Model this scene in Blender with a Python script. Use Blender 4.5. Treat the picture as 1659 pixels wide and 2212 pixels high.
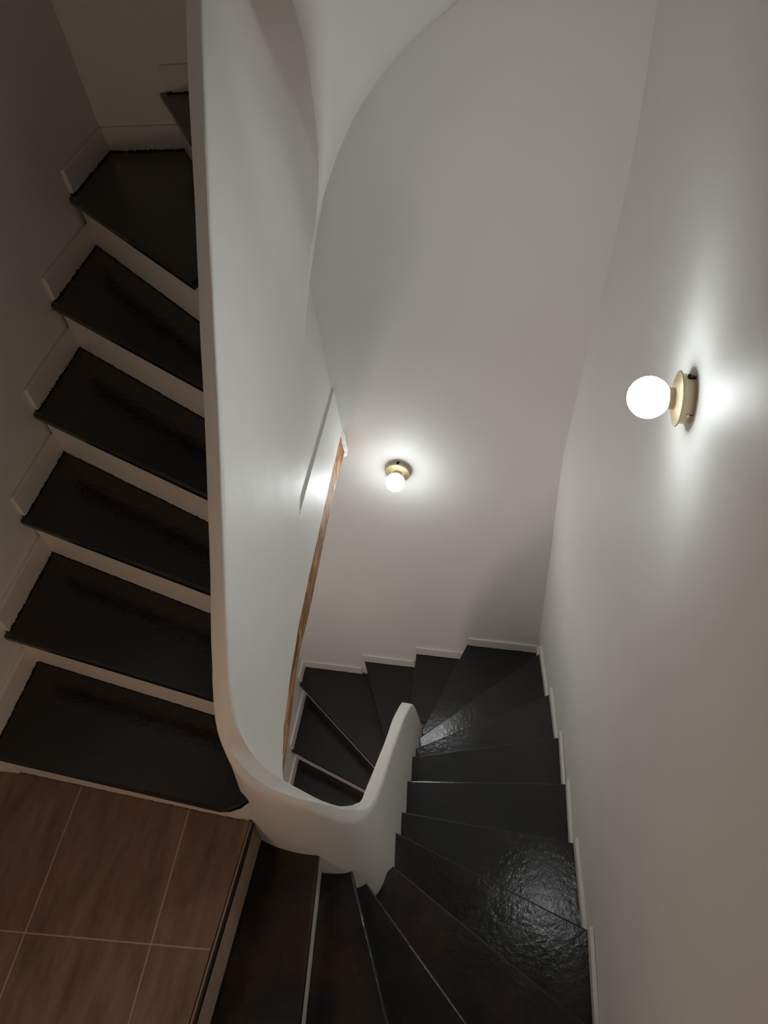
import bpy, bmesh, math, random
import numpy as np
from mathutils import Vector, Matrix

random.seed(4)
for o in list(bpy.data.objects):
    bpy.data.objects.remove(o, do_unlink=True)
scene = bpy.context.scene
COL = scene.collection

# ------------------------------------------------------------------ camera
cam_d = bpy.data.cameras.new('camera')
cam = bpy.data.objects.new('camera', cam_d)
COL.objects.link(cam)
cam_d.sensor_fit = 'VERTICAL'
cam_d.sensor_height = 36.0
cam_d.lens = 1640.37 / 2212.0 * 36.0
cam_d.clip_start = 0.02
PITCH, ROLL, YAW, EYE = 0.8493434522603655, -0.1692592220265025, 0.2812216143654825, 2.14185
fw = Vector((0, math.cos(PITCH), -math.sin(PITCH)))
rt = Vector((1, 0, 0))
up = Vector((0, math.sin(PITCH), math.cos(PITCH)))
r2 = rt * math.cos(ROLL) + up * math.sin(ROLL)
u2 = -rt * math.sin(ROLL) + up * math.cos(ROLL)
ZR = Matrix.Rotation(YAW, 3, 'Z')
r2, u2, fw = ZR @ r2, ZR @ u2, ZR @ fw
M = Matrix((r2, u2, -fw)).transposed().to_4x4()
M.translation = Vector((0, 0, EYE))
cam.matrix_world = M
scene.camera = cam

# ------------------------------------------------------------------ world, light, exposure
world = bpy.data.worlds.new('world')
scene.world = world
world.use_nodes = True
world.node_tree.nodes['Background'].inputs[0].default_value = (0.5, 0.42, 0.36, 1)
world.node_tree.nodes['Background'].inputs[1].default_value = 0.02
GLOBE = 120.0          # strength of the two opal globes
hall = bpy.data.lights.new('hall_lamp_light', 'POINT')
hall.energy = 5.6
hall.color = (1.0, 0.66, 0.42)
hall.shadow_soft_size = 0.10
hall_o = bpy.data.objects.new('hall_lamp_light', hall)
COL.objects.link(hall_o)
hall_o.location = (-0.93, -0.14, 0.90)
low = bpy.data.lights.new('lower_hall_lamp_light', 'POINT')      # lamp of the floor below, under the landing
low.energy = 15.0
low.color = (1.0, 0.84, 0.75)
low.shadow_soft_size = 0.10
low_o = bpy.data.objects.new('lower_hall_lamp_light', low)
COL.objects.link(low_o)
low_o.location = (-1.10, 0.45, -1.10)
vs = scene.view_settings
vs.view_transform = 'Standard'
vs.look = 'None'
vs.exposure = 0.0
vs.gamma = 1.0
vs.use_curve_mapping = False

# ------------------------------------------------------------------ materials
def nodes(name):
    m = bpy.data.materials.new(name)
    m.use_nodes = True
    nt = m.node_tree
    return m, nt, nt.nodes['Principled BSDF']

def nd(nt, typ, **kw):
    n = nt.nodes.new(typ)
    for k, v in kw.items():
        setattr(n, k, v)
    return n

def ramp(nt, src, stops):
    r = nd(nt, 'ShaderNodeValToRGB')
    cr = r.color_ramp
    while len(cr.elements) < len(stops):
        cr.elements.new(0.5)
    for e, (p, c) in zip(cr.elements, stops):
        e.position = p
        e.color = c if len(c) == 4 else (*c, 1)
    nt.links.new(src, r.inputs[0])
    return r.outputs[0]

def noise(nt, vec, scale, detail=3, rough=0.5):
    n = nd(nt, 'ShaderNodeTexNoise')
    n.inputs['Scale'].default_value = scale
    n.inputs['Detail'].default_value = detail
    n.inputs['Roughness'].default_value = rough
    if vec is not None:
        nt.links.new(vec, n.inputs['Vector'])
    return n.outputs['Fac']

def mapping(nt, scale=(1, 1, 1), rot=(0, 0, 0)):
    tc = nd(nt, 'ShaderNodeTexCoord')
    mp = nd(nt, 'ShaderNodeMapping')
    mp.inputs['Scale'].default_value = scale
    mp.inputs['Rotation'].default_value = rot
    nt.links.new(tc.outputs['Object'], mp.inputs['Vector'])
    return mp.outputs[0]

def bump(nt, bsdf, height, strength, dist=0.01, normal=None):
    b = nd(nt, 'ShaderNodeBump')
    b.inputs['Strength'].default_value = strength
    b.inputs['Distance'].default_value = dist
    nt.links.new(height, b.inputs['Height'])
    if normal is not None:
        nt.links.new(normal, b.inputs['Normal'])
    nt.links.new(b.outputs[0], bsdf.inputs['Normal'])
    return b.outputs[0]

def mat_paint(name, col, rough, bumpy):
    m, nt, b = nodes(name)
    v = mapping(nt)
    f = noise(nt, v, 3.0, 4)
    c = ramp(nt, f, [(0.3, tuple(x * 0.97 for x in col)), (0.7, col)])
    nt.links.new(c, b.inputs['Base Color'])
    b.inputs['Roughness'].default_value = rough
    b.inputs['Specular IOR Level'].default_value = 0.35
    n1 = bump(nt, b, noise(nt, v, 7.0, 3), bumpy, 0.02)
    bump(nt, b, noise(nt, v, 160.0, 3), bumpy * 0.5, 0.002, n1)
    return m

def mat_bleed(name, col, rough):
    # white paint whose lower edge carries a ragged line of black floor paint
    m, nt, b = nodes(name)
    tc = nd(nt, 'ShaderNodeTexCoord')
    sep = nd(nt, 'ShaderNodeSeparateXYZ')
    nt.links.new(tc.outputs['Object'], sep.inputs[0])
    mp = nd(nt, 'ShaderNodeMapping')
    mp.inputs['Scale'].default_value = (1, 1, 0.3)
    nt.links.new(tc.outputs['Object'], mp.inputs['Vector'])
    f = noise(nt, mp.outputs[0], 85.0, 5, 0.7)
    mul = nd(nt, 'ShaderNodeMath', operation='MULTIPLY_ADD')
    nt.links.new(f, mul.inputs[0])
    mul.inputs[1].default_value = 0.026
    mul.inputs[2].default_value = -0.0085
    lt = nd(nt, 'ShaderNodeMath', operation='LESS_THAN')
    nt.links.new(sep.outputs['Z'], lt.inputs[0])
    nt.links.new(mul.outputs[0], lt.inputs[1])
    mx = nd(nt, 'ShaderNodeMix', data_type='RGBA')
    nt.links.new(lt.outputs[0], mx.inputs[0])
    mx.inputs[6].default_value = (*col, 1)
    mx.inputs[7].default_value = (0.008, 0.008, 0.009, 1)
    nt.links.new(mx.outputs[2], b.inputs['Base Color'])
    b.inputs['Roughness'].default_value = rough
    bump(nt, b, noise(nt, None, 60.0, 3), 0.05, 0.003)
    return m

def mat_tread(name, worn, gloss):
    m, nt, b = nodes(name)
    v = mapping(nt)
    big = noise(nt, v, 4.5, 4, 0.6)
    brown = ramp(nt, big, [(0.45, (0.0075, 0.0090, 0.0108)), (0.68, (0.012 + 0.035 * worn, 0.009 + 0.014 * worn, 0.0085 + 0.006 * worn))])
    # paint specks
    vo = nd(nt, 'ShaderNodeTexVoronoi')
    vo.inputs['Scale'].default_value = 17.0
    nt.links.new(v, vo.inputs['Vector'])
    sp = nd(nt, 'ShaderNodeMath', operation='LESS_THAN')
    nt.links.new(vo.outputs['Distance'], sp.inputs[0])
    sp.inputs[1].default_value = 0.022
    sel = nd(nt, 'ShaderNodeSeparateColor')
    nt.links.new(vo.outputs['Color'], sel.inputs[0])
    gt = nd(nt, 'ShaderNodeMath', operation='GREATER_THAN')
    nt.links.new(sel.outputs[0], gt.inputs[0])
    gt.inputs[1].default_value = 0.78
    an = nd(nt, 'ShaderNodeMath', operation='MULTIPLY')
    nt.links.new(sp.outputs[0], an.inputs[0])
    nt.links.new(gt.outputs[0], an.inputs[1])
    mx = nd(nt, 'ShaderNodeMix', data_type='RGBA')
    nt.links.new(an.outputs[0], mx.inputs[0])
    nt.links.new(brown, mx.inputs[6])
    mx.inputs[7].default_value = (0.30, 0.28, 0.25, 1)
    nt.links.new(mx.outputs[2], b.inputs['Base Color'])
    rg = ramp(nt, noise(nt, v, 6.0, 4, 0.6), [(0.3, (gloss,) * 3), (0.75, (gloss + 0.16,) * 3)])
    nt.links.new(rg, b.inputs['Roughness'])
    b.inputs['Specular IOR Level'].default_value = 0.6
    n1 = bump(nt, b, noise(nt, v, 7.0, 3, 0.5), 0.12, 0.010)
    n2 = bump(nt, b, noise(nt, v, 45.0, 4, 0.6), 0.30, 0.004, n1)
    return m

def mat_tile():
    m, nt, b = nodes('brown_stoneware')
    v = mapping(nt, (5.0, 1.0, 1.0), (0, 0, 0.06))
    f = noise(nt, v, 4.0, 6, 0.65)
    c = ramp(nt, f, [(0.3, (0.105, 0.064, 0.048)), (0.5, (0.175, 0.112, 0.086)), (0.72, (0.240, 0.165, 0.130))])
    nt.links.new(c, b.inputs['Base Color'])
    b.inputs['Roughness'].default_value = 0.5
    bump(nt, b, noise(nt, v, 30.0, 5), 0.05, 0.003)
    return m

def mat_plain(name, col, rough, metal=0.0, bumpy=0.0):
    m, nt, b = nodes(name)
    v = mapping(nt)
    f = noise(nt, v, 25.0, 3)
    c = ramp(nt, f, [(0.3, tuple(x * 0.88 for x in col)), (0.7, col)])
    nt.links.new(c, b.inputs['Base Color'])
    b.inputs['Roughness'].default_value = rough
    b.inputs['Metallic'].default_value = metal
    if bumpy:
        bump(nt, b, f, bumpy, 0.003)
    return m

def mat_osb():
    m, nt, b = nodes('strand_board')
    v = mapping(nt, (30.0, 12.0, 80.0), (-0.15, 0, 0))
    vo = nd(nt, 'ShaderNodeTexVoronoi')
    vo.inputs['Scale'].default_value = 1.0
    nt.links.new(v, vo.inputs['Vector'])
    sc = nd(nt, 'ShaderNodeSeparateColor')
    nt.links.new(vo.outputs['Color'], sc.inputs[0])
    c = ramp(nt, sc.outputs[0], [(0.0, (0.10, 0.035, 0.010)), (0.35, (0.33, 0.125, 0.032)), (0.7, (0.50, 0.225, 0.070)), (1.0, (0.68, 0.40, 0.18))])
    f = noise(nt, v, 2.0, 6, 0.7)
    mx = nd(nt, 'ShaderNodeMix', data_type='RGBA', blend_type='MULTIPLY')
    mx.inputs[0].default_value = 0.8
    nt.links.new(c, mx.inputs[6])
    nt.links.new(ramp(nt, f, [(0.36, (0.16, 0.12, 0.10)), (0.56, (1, 1, 1))]), mx.inputs[7])
    nt.links.new(mx.outputs[2], b.inputs['Base Color'])
    b.inputs['Roughness'].default_value = 0.7
    bump(nt, b, sc.outputs[1], 0.5, 0.003)
    return m

def mat_globe():
    # opal bulb: the dome in front of the socket is brighter than its neck
    m, nt, b = nodes('opal_globe')
    tc = nd(nt, 'ShaderNodeTexCoord')
    sep = nd(nt, 'ShaderNodeSeparateXYZ')
    nt.links.new(tc.outputs['Object'], sep.inputs[0])
    mr = nd(nt, 'ShaderNodeMapRange')
    nt.links.new(sep.outputs['Z'], mr.inputs['Value'])
    mr.inputs['From Min'].default_value = 0.068
    mr.inputs['From Max'].default_value = 0.120
    mr.inputs['To Min'].default_value = GLOBE * 0.012
    mr.inputs['To Max'].default_value = GLOBE
    b.inputs['Base Color'].default_value = (0.9, 0.9, 0.88, 1)
    b.inputs['Emission Color'].default_value = (0.945, 1.0, 1.0, 1)
    nt.links.new(mr.outputs[0], b.inputs['Emission Strength'])
    return m

WHITE = (0.86, 0.857, 0.842)
M_WALL = mat_paint('white_wall_paint', WHITE, 0.55, 0.10)
M_PLAS = mat_paint('white_plaster', (0.87, 0.867, 0.85), 0.5, 0.16)
M_TRIM = mat_bleed('white_trim_paint', (0.84, 0.81, 0.78), 0.4)
M_TREAD = mat_tread('black_tread_paint', 0.1, 0.11)
M_WORN = mat_tread('worn_black_tread_paint', 0.9, 0.16)
M_TILE = mat_tile()
M_GROUT = mat_plain('grout', (0.42, 0.32, 0.24), 0.85, 0, 0.2)
M_BLACK = mat_plain('black_edge', (0.008, 0.008, 0.008), 0.4)
M_OSB = mat_osb()
M_BRASS = mat_plain('satin_brass', (0.80, 0.68, 0.46), 0.55, 1.0)
M_DRUM = mat_plain('cream_gold_enamel', (0.72, 0.62, 0.42), 0.4, 0.3)
M_GLOBE = mat_globe()
M_PLUG = mat_plain('black_plastic', (0.01, 0.012, 0.012), 0.35)
M_STEEL = mat_plain('screw_steel', (0.6, 0.58, 0.54), 0.3, 1.0)

# ------------------------------------------------------------------ helpers
def link(name, me, mat, parent=None, loc=(0, 0, 0)):
    if mat is not None and not me.materials:
        me.materials.append(mat)
    o = bpy.data.objects.new(name, me)
    COL.objects.link(o)
    o.location = loc
    if parent is not None:
        o.parent = parent
    return o

def mesh(name, verts, faces, smooth=False):
    me = bpy.data.meshes.new(name)
    me.from_pydata([tuple(v) for v in verts], [], faces)
    bm = bmesh.new()
    bm.from_mesh(me)
    bmesh.ops.recalc_face_normals(bm, faces=bm.faces)
    bm.to_mesh(me)
    bm.free()
    if smooth:
        for p in me.polygons:
            p.use_smooth = True
    return me

def empty(name, loc=(0, 0, 0)):
    o = bpy.data.objects.new(name, None)
    COL.objects.link(o)
    o.location = loc
    o.empty_display_size = 0.1
    return o

def tag(o, label=None, cat=None, group=None, kind=None):
    if label: o['label'] = label
    if cat: o['category'] = cat
    if group: o['group'] = group
    if kind: o['kind'] = kind
    return o

def prism(poly, z0, z1, bevel=0.0, seg=2):
    """closed prism over a plan polygon; optionally with rounded edges"""
    n = len(poly)
    vs = [(x, y, z0) for x, y in poly] + [(x, y, z1) for x, y in poly]
    fs = [tuple(range(n - 1, -1, -1)), tuple(range(n, 2 * n))]
    fs += [(i, (i + 1) % n, n + (i + 1) % n, n + i) for i in range(n)]
    me = bpy.data.meshes.new('prism')
    me.from_pydata(vs, [], fs)
    bm = bmesh.new()
    bm.from_mesh(me)
    bmesh.ops.recalc_face_normals(bm, faces=bm.faces)
    if bevel > 0:
        ed = [e for e in bm.edges if abs(e.verts[0].co.z - e.verts[1].co.z) < 1e-6]
        bmesh.ops.bevel(bm, geom=ed, offset=bevel, segments=seg, affect='EDGES', profile=0.5)
    bm.to_mesh(me)
    bm.free()
    return me

def clip(poly, a, n):
    """part of polygon on the side of point a that normal n points to"""
    out = []
    for i in range(len(poly)):
        p, q = poly[i], poly[(i + 1) % len(poly)]
        sp = (p[0] - a[0]) * n[0] + (p[1] - a[1]) * n[1]
        sq = (q[0] - a[0]) * n[0] + (q[1] - a[1]) * n[1]
        if sp >= 0:
            out.append(p)
        if sp * sq < 0:
            t = sp / (sp - sq)
            out.append((p[0] + t * (q[0] - p[0]), p[1] + t * (q[1] - p[1])))
    return out

def interp(x, xs, ys):
    return float(np.interp(x, xs, ys))

# ------------------------------------------------------------------ the room
XL = -1.487                                    # left wall
def yb(x): return 2.492 - 0.0406 * (x + 1.473)  # back wall
GY = [-0.5, 0.0, 0.40, 0.691, 1.039, 1.346, 1.644, 1.965, 2.316, 2.50]
GX = [0.30, 0.30, 0.290, 0.277, 0.246, 0.228, 0.208, 0.170, 0.122, 0.105]
LZ = [-3.5, -1.86, -1.0, -0.32, 0.28, 0.65, 1.05, 1.44, 4.0]
LX = [0.0, 0.0, 0.022, 0.037, 0.089, 0.135, 0.165, 0.173, 0.18]
def xr(y, z):                                  # right wall, leaning outwards as it rises
    w = min(1.0, max(0.5, 0.5 + 0.5 * (y - 1.0) / 1.4))
    return interp(y, GY, GX) + interp(z, LZ, LX) * w
ZF, ZT, YF, YH = -3.42, 3.6, -0.45, -1.9

def box(x0, x1, y0, y1, z0, z1):
    return prism([(x0, y0), (x1, y0), (x1, y1), (x0, y1)], z0, z1)

wall_l = prism([(XL - 0.12, YF - 0.12), (XL, YF - 0.12), (XL, 2.62), (XL - 0.12, 2.62)], ZF, -0.17)
tag(link('wall_left_lower', wall_l, M_WALL), kind='structure')
tag(link('wall_left', prism([(-2.30, 0.700), (XL, 0.700), (XL, 2.62), (-2.30, 2.62)], -0.17, ZT), M_WALL), kind='structure')
tag(link('wall_left_hall', box(-2.42, -2.30, YH, 0.72, -0.17, ZT), M_WALL), kind='structure')
o = tag(link('wall_back', prism([(XL - 0.02, yb(XL - 0.02)), (0.55, yb(0.55)), (0.55, 2.62), (XL - 0.02, 2.62)], ZF, ZT), M_WALL), kind='structure')
ny, nz = 40, 56
vs_, fs_ = [], []
for off in (0.0, 0.14):
    for i in range(ny + 1):
        y = YF - 0.1 + (2.56 - YF + 0.1) * i / ny
        for j in range(nz + 1):
            z = ZF + (ZT - ZF) * j / nz
            wob = 0.0016 * math.sin(3.1 * y + 1.7 * z) + 0.0012 * math.sin(5.3 * z - 2.2 * y)
            vs_.append((xr(y, z) + off + (wob if off == 0 else 0), y, z))
N1 = (ny + 1) * (nz + 1)
for i in range(ny):
    for j in range(nz):
        a = i * (nz + 1) + j
        fs_.append((a, a + 1, a + nz + 2, a + nz + 1))
        fs_.append((N1 + a, N1 + a + nz + 1, N1 + a + nz + 2, N1 + a + 1))
for j in range(nz):
    for i in (0, ny):
        a = i * (nz + 1) + j
        fs_.append((a, a + 1, N1 + a + 1, N1 + a))
for i in range(ny):
    for j in (0, nz):
        a = i * (nz + 1) + j
        fs_.append((a, a + nz + 1, N1 + a + nz + 1, N1 + a))
tag(link('wall_right', mesh('wall_right', vs_, fs_, True), M_WALL), kind='structure')
tag(link('wall_front', box(-0.62, 0.62, YF - 0.12, YF, ZF, ZT), M_WALL), kind='structure')
tag(link('wall_hall', box(-0.62, -0.50, YH, YF - 0.12, -0.3, ZT), M_WALL), kind='structure')
tag(link('wall_rear', box(-2.42, -0.50, YH - 0.12, YH, -0.3, ZT), M_WALL), kind='structure')
tag(link('ceiling', box(-2.42, 0.62, YH - 0.12, 2.62, ZT, ZT + 0.12), M_WALL), kind='structure')
tag(link('floor_lower', box(XL - 0.12, 0.62, YF - 0.12, 2.62, ZF - 0.1, ZF), M_GROUT), kind='structure')

# landing: slab, tiles, edge trim
floor = tag(link('floor', prism([(-0.62, YH), (-0.62, YF), (-0.772, YF), (-0.735, 0.640), (-0.735, 0.70), (XL + 0.001, 0.76), (XL + 0.001, 0.70), (-2.30, 0.70), (-2.30, YH)], -0.165, -0.0012), M_GROUT), kind='structure')
def xe(y): return -0.7235 + (y - 0.644) * 0.041   # landing edge
G = 0.0022
ycuts = [-1.645, -1.255, -0.865, -0.475, -0.085, 0.303, 0.694]
def gx1(y): return -1.2615 - (y - 0.30) * 0.028    # the two long grout lines
def gx2(y): return -0.9065 - (y - 0.30) * 0.030
def gy(x, y): return y + (x + 1.0) * 0.055 * (0 if y > 0.5 else 1) + (max(-0.4, x + 1.0) * -0.077 if y > 0.5 and x > XL else 0)
for r in range(len(ycuts) - 1):
    y0, y1 = ycuts[r], ycuts[r + 1]
    for c in range(5):
        L, R_ = [(lambda y: -2.296, lambda y: gx1(y) - 0.710), (lambda y: gx1(y) - 0.710, lambda y: gx1(y) - 0.355), (lambda y: gx1(y) - 0.355, gx1), (gx1, gx2), (gx2, lambda y: xe(y) - 0.004)][c]
        poly = []
        for fx, sx, yy, sy in ((L, G, y0, G), (R_, -G, y0, G), (R_, -G, y1, -G), (L, G, y1, -G)):
            x = fx(yy) + sx
            if yy < YF and c == 4 and fx is R_:
                x = -0.625
            poly.append((x, gy(x, yy) + sy))
        link('tile', prism(poly, -0.012, random.uniform(-0.0005, 0.0005), 0.0012, 1), M_TILE, floor)
y0, y1 = YF, 0.640
tr = [(xe(y0) - 0.0035, y0), (xe(y1) - 0.0035, y1), (xe(y1) + 0.001, y1 + 0.001), (xe(y0) + 0.001, y0)]
link('edge_lip', prism(tr, -0.012, 0.0005, 0.0006, 1), mat_plain('beige_tile_edge', (0.30, 0.22, 0.16), 0.6), floor)
tr = [(xe(y0) + 0.001, y0), (xe(y1) + 0.001, y1), (xe(y1) + 0.006, y1 + 0.002), (xe(y0) + 0.0075, y0)]
link('edge_trim', prism(tr, -0.022, -0.006, 0.0008, 1), M_BLACK, floor)

# ------------------------------------------------------------------ the stairs
RISE, THK, OVER = 0.18, 0.026, 0.022
# nosing lines of the flight going down: (point at the newel, point further out), plan
DOWN = {0: ((-0.7235, 0.644), (-0.7445, 0.157)),
        1: ((-0.556, 0.623), (-0.520, 0.233)), 2: ((-0.489, 0.653), (-0.310, 0.262)),
        3: ((-0.476, 0.668), (-0.178, 0.386)), 4: ((-0.430, 0.779), (0.247, 0.387)),
        5: ((-0.438, 0.939), (0.277, 0.691)), 6: ((-0.443, 1.081), (0.242, 1.039)),
        7: ((-0.458, 1.285), (0.227, 1.346)), 8: ((-0.474, 1.477), (0.211, 1.644)),
        9: ((-0.481, 1.604), (0.170, 1.965)), 10: ((-0.513, 1.736), (0.120, 2.316)),
        11: ((-0.533, 1.855), (-0.316, 2.454)), 12: ((-0.645, 2.02), (-0.655, 2.461)),
        13: ((-0.842, 2.02), (-1.033, 2.490)), 14: ((-0.800, 1.764), (-1.496, 2.350)),
        15: ((-0.800, 1.687), (-1.482, 1.938)), 16: ((-0.780, 1.46), (-1.482, 1.55)),
        17: ((-0.760, 1.20), (-1.482, 1.24)), 18: ((-0.750, 0.95), (-1.482, 0.96))}
# the flight going up: (point at the parapet, point at the left wall)
UP = {1: ((-0.770, 0.608), (-1.487, 0.678)), 2: ((-0.803, 0.833), (-1.487, 0.966)),
      3: ((-0.817, 1.048), (-1.487, 1.258)), 4: ((-0.827, 1.229), (-1.487, 1.530)),
      5: ((-0.856, 1.455), (-1.487, 1.838)), 6: ((-0.876, 1.644), (-1.487, 2.160)),
      7: ((-0.991, 2.102), (-1.209, 2.453)), 8: ((-0.850, 2.10), (-0.900, 2.460)),
      9: ((-0.72, 2.08), (-0.66, 2.46))}

def shifted(line, side, d):
    """line moved by d towards the side that point 'side' lies on; returns (point, normal to that side)"""
    a, b = Vector(line[0]), Vector(line[1])
    n = Vector((-(b - a).y, (b - a).x)).normalized()
    if (Vector(side) - a).dot(n) < 0:
        n = -n
    return a + n * d, n, b + n * d

flight_down = tag(empty('stair_flight', (-0.1, 1.0, -3.3)), 'glossy black winding stair flight curling down from the brown tiled landing', 'staircase')
flight_up = tag(empty('stair_flight', (-1.1, 1.0, 0.0)), 'dark black-treaded stair flight climbing along the left wall behind the parapet', 'staircase')

def put(name, me, mat, parent, z=0.0):
    o = link(name, me, mat, parent)
    o.location = Vector((0, 0, z)) - parent.location
    return o

def ccw(poly):
    s = sum(poly[i][0] * poly[(i + 1) % len(poly)][1] - poly[(i + 1) % len(poly)][0] * poly[i][1] for i in range(len(poly)))
    return poly if s > 0 else poly[::-1]

def clean(poly):
    out = []
    for p in poly:
        if not out or (p[0] - out[-1][0]) ** 2 + (p[1] - out[-1][1]) ** 2 > 2e-5:
            out.append(p)
    if (out[0][0] - out[-1][0]) ** 2 + (out[0][1] - out[-1][1]) ** 2 < 2e-5:
        out.pop()
    return out

def outline(z, ya=-0.3, yc=2.40):
    # stairwell plan at height z, its right side straightened between ya and yc
    sl = (xr(yc, z) - xr(ya, z)) / (yc - ya)
    x0, x1 = xr(ya, z) + sl * (YF - ya), xr(ya, z) + sl * (2.42 - ya)
    return [(XL, YF), (x0, YF), (x1, yb(x1)), (XL, yb(XL))]

INNER = {}   # half plane keeping each tread out of the open well: (point, normal)
for k in range(1, 19):
    if k <= 3: INNER[k] = ((-0.6, 0.652 if k == 1 else 0.675), (0.0, -1.0))
    elif k == 4: INNER[k] = ((-0.47, 0.69), (0.80, -0.6))
    elif k <= 11: INNER[k] = ((-0.455, 0.78), (1.0, 0.0926))
    elif k <= 13: INNER[k] = ((-0.6, 2.01), (0.0, 1.0))
    else: INNER[k] = ((-0.785, 1.8), (-1.0, 0.0))
INNER[11] = ((-0.52, 1.82), (0.75, 0.66))
INNER[12] = ((-0.58, 1.99), (0.15, 1.0))
INNER[13] = ((-0.80, 1.93), (-0.5, 0.85))
INNER[14] = ((-0.80, 1.90), (-0.8, 0.6))

def riser(line, side, z0, z1, parent, ext=(0.03, 0.0)):
    """upright white board under a nosing, set back by the overhang"""
    p, n, q = shifted(line, side, OVER)
    p3, q3 = Vector(p), Vector(q)
    d = (q3 - p3).normalized()
    p3, q3 = p3 - d * ext[0], q3 + d * ext[1]
    t = n * 0.012
    poly = [tuple(p3), tuple(q3), tuple(q3 + t), tuple(p3 + t)]
    put('riser', prism(ccw(poly), 0.0, z1 - z0), M_TRIM, parent, z0)

mid = {k: ((DOWN[k][0][0] + DOWN[k][1][0]) / 2, (DOWN[k][0][1] + DOWN[k][1][1]) / 2) for k in DOWN}
for k in range(1, 19):
    z = -k * RISE
    a, n, b = shifted(DOWN[k], mid[k - 1], 0.0)
    ya, yc = (DOWN[k - 1][1][1] - 0.03, DOWN[k][1][1]) if 5 <= k <= 10 else (-0.3, 2.40)
    poly = clip(outline(z, ya, yc), tuple(a), tuple(n))
    ah, nh, bh = shifted(DOWN[k - 1], mid[k], -(OVER + 0.016))
    poly = clip(poly, tuple(ah), tuple(nh))
    ip, inn = INNER[k]
    poly = clip(poly, ip, inn)
    poly = ccw(clean(poly))
    me = prism(poly, -THK, 0.0, 0.007, 3)
    put('tread', me, M_WORN if k in (1, 2, 3, 4) else M_TREAD, flight_down, z)
    # riser between this tread and the one above
    hi = DOWN[k - 1]
    far = {1: 0.60, 2: 0.40, 3: 0.50, 4: 0.62, 5: 0.06, 11: 0.02}.get(k, 0.0)
    if k == 1:
        riser(((-0.736, 0.66), (-0.790, 0.20)), (-1.0, 0.4), z, -0.022, flight_down, (0.0, far))
    else:
        riser(hi, mid[k - 2], z, z + RISE - THK + 0.002, flight_down, (0.01, far))

for k in range(1, 10):
    z = k * RISE
    line = UP[k]
    a, b = Vector(line[0]), Vector(line[1])
    nb = UP.get(k + 1, ((-0.6, 2.08), (-0.4, 2.46)))
    m2 = ((nb[0][0] + nb[1][0]) / 2, (nb[0][1] + nb[1][1]) / 2)
    pt, n, _ = shifted(line, m2, 0.0)
    poly = clip(outline(z), tuple(pt), tuple(n))
    m1 = ((a.x + b.x) / 2, (a.y + b.y) / 2)
    pt, n, _ = shifted(nb, m1, -(OVER + 0.016))
    poly = clip(poly, tuple(pt), tuple(n))
    if k <= 6:
        poly = clip(poly, (-0.735, 0.8), (-1.0, -0.0926))
    if k == 6:
        poly = clip(poly, (-0.80, 1.95), (-0.9, 0.3))
    if k >= 7:
        poly = clip(poly, (-0.7, 2.04), (0.0, 1.0))
    if k == 1:
        # first step sweeps out round the foot of the parapet
        poly = [(-1.487, 0.678), (-0.80, 0.611), (-0.765, 0.608), (-0.735, 0.611), (-0.708, 0.624), (-0.690, 0.642),
                (-0.684, 0.660), (-0.690, 0.672), (-0.72, 0.70), (-0.735, 0.76), (-0.745, 0.89), (-1.487, 1.01)]
    poly = ccw(clean(poly))
    put('tread', prism(poly, -THK, 0.0, 0.007, 3), M_TREAD, flight_up, z)
    if k == 1:
        pts = [(-1.487, 0.702), (-0.82, 0.648), (-0.76, 0.644), (-0.725, 0.645), (-0.70, 0.655), (-0.70, 0.69), (-1.487, 0.73)]
        put('riser', prism(ccw(pts), 0.0, RISE - THK + 0.001), M_TRIM, flight_up, 0.0)
    else:
        riser(line, m2, z - RISE, z - THK + 0.002, flight_up, (0.03 if k < 7 else 0.0, 0.0))

# ------------------------------------------------------------------ skirting boards, one on every step
BH, BT = 0.080, 0.013
bl = tag(empty('baseboard_left', (XL, 1.0, 0)), kind='structure')
bb = tag(empty('baseboard_back', (-0.6, 2.48, 0)), kind='structure')
br = tag(empty('baseboard_right', (0.2, 1.2, 0)), kind='structure')

def board(parent, pts, z, hgt=BH):
    put('skirting_board', prism(ccw(clean(pts)), 0.0, hgt, 0.0015, 1), M_TRIM, parent, z)

def back_board(parent, x0, x1, z):
    board(parent, [(x0, yb(x0) - BT), (x1, yb(x1) - BT), (x1, yb(x1) - 0.0005), (x0, yb(x0) - 0.0005)], z)

def right_board(y0, y1, z):
    n = 6
    ys = [y0 + (y1 - y0) * i / n for i in range(n + 1)]
    vs, fs = [], []
    for y in ys:
        for (dx, dz) in ((-BT, 0), (-BT, BH), (-0.0002, BH), (-0.0002, 0)):
            vs.append((xr(y, z + dz) + dx if dx > -0.01 else xr(y, z) - BT, y, dz))
    for i in range(n):
        for c in range(4):
            fs.append((i * 4 + c, i * 4 + (c + 1) % 4, i * 4 + 4 + (c + 1) % 4, i * 4 + 4 + c))
    fs += [(0, 1, 2, 3), tuple(n * 4 + c for c in (3, 2, 1, 0))]
    put('skirting_board', mesh('skirting', vs, fs), M_TRIM, br, z)

def left_board(y0, y1, z):
    board(bl, [(XL + 0.0005, y0), (XL + BT + 0.001, y0), (XL + BT + 0.001, y1), (XL + 0.0005, y1)], z)

noseL = {k: UP[k][1][1] for k in range(1, 7)}
for k in range(1, 6):
    left_board(noseL[k] + 0.016, noseL[k + 1] + OVER, k * RISE)
left_board(noseL[6] + 0.016, yb(XL) - 0.001, 6 * RISE)
back_board(bb, XL + BT + 0.001, -1.185, 6 * RISE)
back_board(bb, -1.195, -0.90, 7 * RISE)
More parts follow.
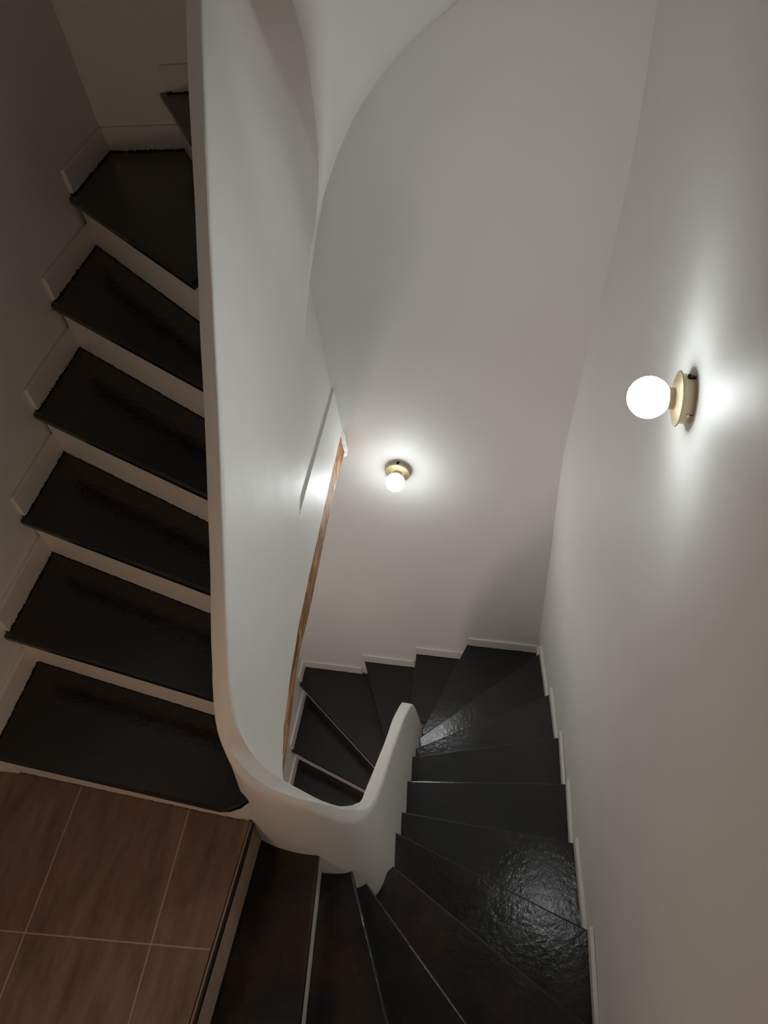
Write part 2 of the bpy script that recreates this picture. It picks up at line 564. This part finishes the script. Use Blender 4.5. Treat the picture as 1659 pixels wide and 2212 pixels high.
# lower run
left_board(2.350 + 0.012, yb(XL) - 0.001, -14 * RISE)
left_board(1.940 + 0.012, 2.350 + 0.02, -15 * RISE)
left_board(1.551 + 0.012, 1.940 + 0.02, -16 * RISE)
back_board(bb, XL + BT + 0.001, -1.033 - 0.028, -14 * RISE)
back_board(bb, -1.026, -0.655 - 0.024, -13 * RISE)
back_board(bb, -0.652, -0.316 - 0.030, -12 * RISE)
xc = xr(2.42, -2.0)
back_board(bb, -0.310, xc - 0.004, -11 * RISE)
right_board(2.352, yb(xc) - BT - 0.001, -11 * RISE)
tips = {10: 2.325, 9: 1.972, 8: 1.650, 7: 1.350, 6: 1.044, 5: 0.697, 4: 0.34}
# the board of tread k runs from its nosing back to the riser above it
for k in (10, 9, 8, 7, 6, 5):
    right_board(tips[k - 1] + 0.004, tips[k] - 0.012, -k * RISE)
right_board(-0.40, tips[4] - 0.012, -4 * RISE)

# ------------------------------------------------------------------ parapet wall round the well
# stations: outer x, y, cap z | well-side x, y, cap z | bottom outer z, bottom well-side z
ST = [
    (-0.470, 1.30, 3.30, -0.525, 1.30, 3.30, 2.45, 2.45),
    (-0.476, 1.60, 2.95, -0.528, 1.60, 2.95, 1.98, 1.98),
    (-0.484, 1.82, 2.70, -0.535, 1.82, 2.70, 1.66, 1.66),
    (-0.498, 1.92, 2.52, -0.547, 1.895, 2.52, 1.49, 1.49),
    (-0.540, 1.990, 2.36, -0.574, 1.945, 2.36, 1.28, 1.28),
    (-0.592, 2.035, 2.20, -0.620, 1.975, 2.20, 1.095, 1.095),
    (-0.690, 2.060, 2.02, -0.682, 2.000, 2.02, 0.92, 0.92),
    (-0.785, 2.020, 1.82, -0.742, 1.970, 1.82, 0.65, 0.65),
    (-0.818, 1.90, 1.63, -0.768, 1.90, 1.65, 0.49, 0.48),
    (-0.790, 1.61, 1.350, -0.741, 1.61, 1.385, 0.33, 0.315),
    (-0.771, 1.40, 1.150, -0.722, 1.40, 1.180, 0.24, 0.220),
    (-0.752, 1.20, 0.955, -0.703, 1.20, 0.985, 0.17, 0.160),
    (-0.733, 1.00, 0.775, -0.685, 1.00, 0.800, 0.11, 0.115),
    (-0.719, 0.85, 0.650, -0.671, 0.85, 0.660, 0.03, 0.050),
    (-0.713, 0.77, 0.575, -0.664, 0.78, 0.595, -0.20, 0.005),
    (-0.709, 0.715, 0.520, -0.655, 0.725, 0.530, -0.40, -0.06),
    (-0.698, 0.680, 0.468, -0.643, 0.694, 0.465, -0.45, -0.16),
    (-0.676, 0.648, 0.415, -0.627, 0.681, 0.380, -0.48, -0.30),
    (-0.648, 0.631, 0.358, -0.604, 0.674, 0.325, -0.50, -0.45),
    (-0.617, 0.624, 0.308, -0.578, 0.673, 0.275, -0.55, -0.55),
    (-0.570, 0.624, 0.258, -0.538, 0.674, 0.205, -0.65, -0.65),
    (-0.524, 0.628, 0.218, -0.503, 0.684, 0.120, -0.75, -0.75),
    (-0.493, 0.636, 0.160, -0.483, 0.713, 0.010, -0.85, -0.85),
    (-0.462, 0.657, 0.065, -0.472, 0.745, -0.075, -0.95, -0.95),
    (-0.442, 0.690, -0.035, -0.473, 0.785, -0.170, -1.05, -1.05),
    (-0.430, 0.735, -0.120, -0.483, 0.830, -0.280, -1.12, -1.12),
    (-0.428, 0.785, -0.205, -0.494, 0.870, -0.365, -1.18, -1.18),
    (-0.439, 0.90, -0.370, -0.503, 0.94, -0.455, -1.26, -1.26),
    (-0.458, 1.10, -0.590, -0.519, 1.12, -0.662, -1.46, -1.46),
    (-0.477, 1.30, -0.815, -0.537, 1.31, -0.880, -1.70, -1.70),
    (-0.495, 1.50, -1.050, -0.556, 1.50, -1.088, -1.95, -1.95),
    (-0.513, 1.685, -1.320, -0.573, 1.685, -1.330, -2.30, -2.30),
    (-0.520, 1.755, -1.480, -0.580, 1.75, -1.450, -2.45, -2.45),
    (-0.530, 1.84, -1.820, -0.588, 1.82, -1.760, -2.55, -2.55),
    (-0.552, 1.93, -2.130, -0.602, 1.89, -2.080, -2.65, -2.65),
    (-0.610, 2.01, -2.360, -0.640, 1.95, -2.330, -2.80, -2.80),
    (-0.700, 2.03, -2.520, -0.690, 1.97, -2.500, -2.95, -2.95),
    (-0.765, 1.98, -2.650, -0.715, 1.94, -2.630, -3.10, -3.10),
    (-0.780, 1.88, -2.760, -0.725, 1.87, -2.750, -3.20, -3.20),
    (-0.770, 1.55, -3.000, -0.715, 1.55, -3.000, -3.42, -3.42),
]
A = np.array(ST, float)
def catmull(A, sub):
    out = []
    n = len(A)
    for i in range(n - 1):
        p0, p1, p2, p3 = A[max(i - 1, 0)], A[i], A[i + 1], A[min(i + 2, n - 1)]
        for s in range(sub):
            t = s / sub
            out.append(0.5 * ((2 * p1) + (-p0 + p2) * t + (2 * p0 - 5 * p1 + 4 * p2 - p3) * t * t + (-p0 + 3 * p1 - 3 * p2 + p3) * t ** 3))
    out.append(A[-1])
    return np.array(out)
S = catmull(A, 5)
prof_n = None
FO = [(0.80, 0, 0), (0.77, -0.004, 0.0), (0.715, -0.035, -0.052), (0.680, -0.041, -0.040), (0.648, -0.034, -0.014), (0.631, -0.015, -0.003), (0.624, 0, 0)]
def foot(s):
    O = np.array([s[0], s[1]])
    if s[2] < 0.30 or s[1] > 0.80:
        return O
    ys = [r[0] for r in FO][::-1]
    return O + np.array([interp(s[1], ys, [r[1] for r in FO][::-1]), interp(s[1], ys, [r[2] for r in FO][::-1])])
vs_, fs_ = [], []
rnd = random.Random(9)
for i, s in enumerate(S):
    O = np.array([s[0], s[1]]); I = np.array([s[3], s[4]])
    zo, zi, bo, bi = s[2], s[5], s[6], s[7]
    w = np.linalg.norm(I - O)
    wob = 0.0018 * math.sin(i * 0.9) + rnd.uniform(-0.0012, 0.0012)
    front = max(0.0, 1 - abs(s[1] - 0.66) / 0.12) if s[2] > -0.25 else 0.0
    ro = 0.012 + 0.016 * front                  # the cap is rounder where it bends at the front
    zo += wob; zi += wob * 0.6
    F = foot(s)
    if i < 5 * 14: bo = bi + (0.20 if i < 40 else 0.08)
    prof = [(F, bo), (O + (F - O) * 0.75, bo + 0.5 * (zo - bo)), (O, zo - ro * 3.0), (O, zo - ro * 1.2)]
    for a in (25, 50, 75):
        ca, sa = math.cos(math.radians(a)), math.sin(math.radians(a))
        prof.append((O + (I - O) / w * min(ro * (1.0 + front), 0.44 * w) * (1 - ca), zo - ro * 1.2 * (1 - sa)))
    prof.append((O + (I - O) * 0.45, zo + (zi - zo) * 0.45 + 0.002))
    ri = 0.008
    for a in (75, 45, 15):
        ca, sa = math.cos(math.radians(a)), math.sin(math.radians(a))
        prof.append((I - (I - O) / w * ri * (1 - ca), zi - ri * (1 - sa)))
    prof += [(I, zi - 0.03), (I, bi + 0.5 * (zi - bi)), (I, bi)]
    prof_n = len(prof)
    for p, z in prof:
        vs_.append((p[0], p[1], z))
for i in range(len(S) - 1):
    for c in range(prof_n):
        a, b = i * prof_n + c, i * prof_n + (c + 1) % prof_n
        fs_.append((a, b, b + prof_n, a + prof_n))
fs_.append(tuple(range(prof_n)))
fs_.append(tuple(reversed(range((len(S) - 1) * prof_n, len(S) * prof_n))))
par = link('stair_parapet', mesh('stair_parapet', vs_, fs_, True), M_PLAS)
tag(par, 'white plaster parapet wall curving round the narrow open stairwell', 'parapet')
try:
    par.data.set_sharp_from_angle(angle=math.radians(50))
except Exception:
    pass

# ------------------------------------------------------------------ plaster soffit under the upper turn of the stair
AK = np.array([(0.45, 1.30, 3.00), (0.43, 1.80, 2.60), (0.20, 2.43, 2.00), (-0.14, 2.44, 1.545), (-0.36, 2.45, 1.385), (-0.535, 2.455, 1.245),
               (-0.690, 2.46, 1.020), (-0.800, 2.465, 0.78), (-1.10, 2.47, 0.58), (-1.48, 2.20, 0.42), (-1.48, 1.80, 0.30), (-1.48, 1.50, 0.20),
               (-1.48, 1.25, 0.12), (-1.48, 1.00, 0.03), (-1.48, 0.86, -0.05), (-1.48, 0.80, -0.10)])
for r in AK[2:9]:
    r[1] = yb(r[0]) + 0.01
As = catmull(AK, 5)
Es = S[:len(As)][:, [3, 4, 7]].copy()
Es[:, 2] -= 0.0006
vs_, fs_ = [], []
m = 8
for off in (0.0, 0.03):
    for e, a in zip(Es, As):
        for j in range(m + 1):
            t = j / m
            p = e + (a - e) * t
            sag = 0.03 * math.sin(math.pi * t)
            vs_.append((p[0], p[1], p[2] + off * min(1.0, 0.02 + 3 * t) + sag * 0.5))
n = len(Es)
N1 = n * (m + 1)
for i in range(n - 1):
    for j in range(m):
        a = i * (m + 1) + j
        fs_.append((a, a + 1, a + m + 2, a + m + 1))
        fs_.append((N1 + a, N1 + a + m + 1, N1 + a + m + 2, N1 + a + 1))
for i in range(n - 1):
    for j in (0, m):
        a = i * (m + 1) + j
        fs_.append((a, a + m + 1, N1 + a + m + 1, N1 + a))
for j in range(m):
    for i in (0, n - 1):
        a = i * (m + 1) + j
        fs_.append((a, a + 1, N1 + a + 1, N1 + a))
tag(link('ceiling_soffit', mesh('soffit', vs_, fs_, True), M_PLAS), kind='structure')

# ------------------------------------------------------------------ bulkhead panel under the rising flight
def px(y, d=0.0): return -0.700 - 0.0926 * (y - 0.8) + d
WY = [0.80, 1.115, 1.30, 1.553, 1.838, 2.104, 2.445, 2.50]
WZ = [-0.02, 0.005, 0.0, -0.039, -0.09, -0.135, -0.205, -0.21]
OY = [0.80, 1.03, 1.21, 1.44, 1.785, 2.177, 2.404, 2.50]
OZ = [-0.12, -0.111, -0.085, -0.142, -0.199, -0.272, -0.33, -0.36]
panel = tag(empty('bulkhead_panel', (px(1.6), 1.6, -0.3)), 'white panel ending in a raw strand-board strip under the rising flight', 'panel')
def strip(name, d0, d1, lo, hi, mat, y0=0.80, y1=2.487, n=44, jag=0.0):
    vs, fs = [], []
    q = random.Random(3)
    for i in range(n + 1):
        y = y0 + (y1 - y0) * i / n
        zl, zh = lo(y) + q.uniform(-jag, jag), hi(y) + (q.uniform(-jag, jag) if jag else 0)
        for d, z in ((d0, zl), (d0, zh), (d1, zh), (d1, zl)):
            vs.append((px(y, d), y, z))
    for i in range(n):
        for c in range(4):
            a, b = i * 4 + c, i * 4 + (c + 1) % 4
            fs.append((a, b, b + 4, a + 4))
    fs += [(0, 1, 2, 3), tuple(n * 4 + c for c in (3, 2, 1, 0))]
    put(name, mesh(name, vs, fs), mat, panel)
wz = lambda y: interp(y, WY, WZ)
oz = lambda y: interp(y, OY, OZ)
top = lambda y: interp(y, [0.8, 0.85, 1.0, 1.2, 1.42, 1.60, 1.9, 2.2, 2.5], [0.05, 0.08, 0.14, 0.19, 0.235, 0.205, 0.145, 0.08, 0.02])  # face cut off along a shadow edge: the shade is put into the shape
strip('plaster_face', 0.0, 0.010, wz, top, M_PLAS)
strip('strand_board', -0.022, 0.001, oz, lambda y: wz(y) + 0.05, M_OSB, jag=0.0012)
strip('shadow_step_panel', -0.030, 0.001, lambda y: wz(y) + 0.02, lambda y: interp(y, [0.8, 1.0, 1.4, 1.61, 1.9, 2.2, 2.5], [-0.02, 0.10, 0.24, 0.33, 0.47, 0.62, 0.66]), M_PLAS, y0=0.90)  # added infill behind the face; the small step stands in for the shadow edge
q = random.Random(8)
vs_, fs_ = [], []
for i in range(13):
    z = -0.18 - 0.19 * i / 12
    w = 0.001 + 0.007 * q.random() + (0.004 if 3 < i < 11 else 0)
    yb_ = yb(-0.86)
    for dx, dy in ((-0.006, -0.010 - 0.01 * q.random()), (w + 0.004, -0.004), (w + 0.008, 0.004), (-0.006, 0.004)):
        vs_.append((px(yb_, 0.004) + dx, yb_ + dy, z))
for i in range(12):
    for c in range(4):
        a, b = i * 4 + c, i * 4 + (c + 1) % 4
        fs_.append((a, b, b + 4, a + 4))
fs_ += [(0, 1, 2, 3), (51, 50, 49, 48)]
put('chipped_plaster', mesh('chips', vs_, fs_), M_PLAS, panel)
# plain ceiling of the flight below, behind the panel
pts = [(px(y, -0.01), y) for y in (0.60, 1.2, 1.8, 2.5)]
vs_, fs_ = [], []
for y in (0.73, 1.0, 1.4, 1.8, 2.2, 2.5):
    for x in (px(y, -0.012), XL):
        vs_.append((x, y, oz(y) + 0.012)); vs_.append((x, y, oz(y) + 0.05))
for i in range(5):
    a = i * 4
    fs_ += [(a, a + 2, a + 6, a + 4), (a + 1, a + 5, a + 7, a + 3), (a, a + 4, a + 5, a + 1), (a + 2, a + 3, a + 7, a + 6)]
fs_ += [(0, 1, 3, 2), (20, 22, 23, 21)]
tag(link('ceiling_lower', mesh('ceil', vs_, fs_), M_WALL), kind='structure')

# ------------------------------------------------------------------ the two wall lamps
def lathe(profile, n=48):
    vs, fs = [], []
    for r, z in profile:
        for i in range(n):
            a = 2 * math.pi * i / n
            vs.append((r * math.cos(a), r * math.sin(a), z))
    for k in range(len(profile) - 1):
        for i in range(n):
            a, b = k * n + i, k * n + (i + 1) % n
            fs.append((a, b, b + n, a + n))
    fs.append(tuple(reversed(range(n))))
    fs.append(tuple(range((len(profile) - 1) * n, len(profile) * n)))
    me = mesh('lathe', vs, fs, True)
    try:
        me.set_sharp_from_angle(angle=math.radians(35))
    except Exception:
        pass
    return me

def wall_lamp(pos, normal, up, label):
    root = tag(empty('wall_lamp', pos), label, 'lamp', 'opal globe wall lamps on the stair')
    Z = Vector(normal).normalized()
    X = (Vector(up) - Z * Vector(up).dot(Z)).normalized()
    Y = Z.cross(X)
    root.matrix_world = Matrix.Translation(Vector(pos)) @ Matrix((X, Y, Z)).transposed().to_4x4()
    link('drum', lathe([(0.0515, 0.0), (0.052, 0.001), (0.052, 0.0245), (0.050, 0.026)]), M_DRUM, root)
    link('dish', lathe([(0.050, 0.0245), (0.0575, 0.0250), (0.0590, 0.0265), (0.0575, 0.0285), (0.045, 0.0320), (0.034, 0.0345), (0.027, 0.0350), (0.024, 0.0340)]), M_BRASS, root)
    link('collar', lathe([(0.0225, 0.033), (0.0228, 0.044), (0.0225, 0.052), (0.020, 0.053)]), M_BRASS, root)
    g = []
    R, zc = 0.0445, 0.0845
    g.append((0.0205, 0.0445))
    for i in range(1, 26):
        a = math.radians(-62 + 152 * i / 26)
        g.append((R * math.cos(a), zc + R * math.sin(a)))
    g.append((0.0015, zc + R))
    link('globe', lathe(g), M_GLOBE, root)
    # cable notch with its black plug, near the top of the drum
    def on_drum(ang):
        return Matrix.Rotation(math.radians(ang), 4, 'Z')
    bmx = bmesh.new()
    bmesh.ops.create_cube(bmx, size=1.0, matrix=Matrix.Diagonal((0.006, 0.013, 0.016, 1)))
    bmesh.ops.bevel(bmx, geom=bmx.edges[:], offset=0.002, segments=2, affect='EDGES')
    bmesh.ops.create_uvsphere(bmx, u_segments=12, v_segments=8, radius=0.0045, matrix=Matrix.Translation((0.002, 0.004, 0.003)))
    bmesh.ops.create_cone(bmx, cap_ends=True, segments=10, radius1=0.0025, radius2=0.0025, depth=0.012, matrix=Matrix.Translation((0.003, -0.003, -0.002)))
    me = bpy.data.meshes.new('plug'); bmx.to_mesh(me); bmx.free()
    p = link('cable_plug', me, M_PLUG, root)
    p.matrix_local = on_drum(8 if normal[0] < -0.5 else -5) @ Matrix.Translation((0.0515, 0, 0.0085))
    bmx = bmesh.new()
    bmesh.ops.create_cone(bmx, cap_ends=True, segments=16, radius1=0.0036, radius2=0.0030, depth=0.003, matrix=Matrix.Rotation(math.pi / 2, 4, 'Y'))
    me = bpy.data.meshes.new('screw'); bmx.to_mesh(me); bmx.free()
    p = link('screw', me, M_STEEL, root)
    p.matrix_local = on_drum(-89 if normal[0] < -0.5 else -120) @ Matrix.Translation((0.0525, 0, 0.0115))
    bmx = bmesh.new()
    bmesh.ops.create_cube(bmx, size=1.0, matrix=Matrix.Diagonal((0.0012, 0.0022, 0.008, 1)))
    me = bpy.data.meshes.new('slot'); bmx.to_mesh(me); bmx.free()
    s = link('screw_slot', me, M_PLUG, p)
    s.location = (-0.0005, 0, -0.0070)
    return root

yl, zl = 1.285, 1.031
nrm = Vector((xr(yl, zl + 0.05) - xr(yl, zl - 0.05), 0, 0)).x / 0.1
dy = (xr(yl + 0.1, zl) - xr(yl - 0.1, zl)) / 0.2
wall_lamp((xr(yl, zl) - 0.001, yl, zl), (-1.0, dy, nrm), (0, 0, 1), 'lit opal globe lamp with brass dish high on the right wall, nearer of two')
wall_lamp((-0.603, yb(-0.603) - 0.0005, -0.445), (-0.0406, -1.0, 0.0), (0, 0, 1), 'lit opal globe lamp low on the back wall beside the strand-board strip')
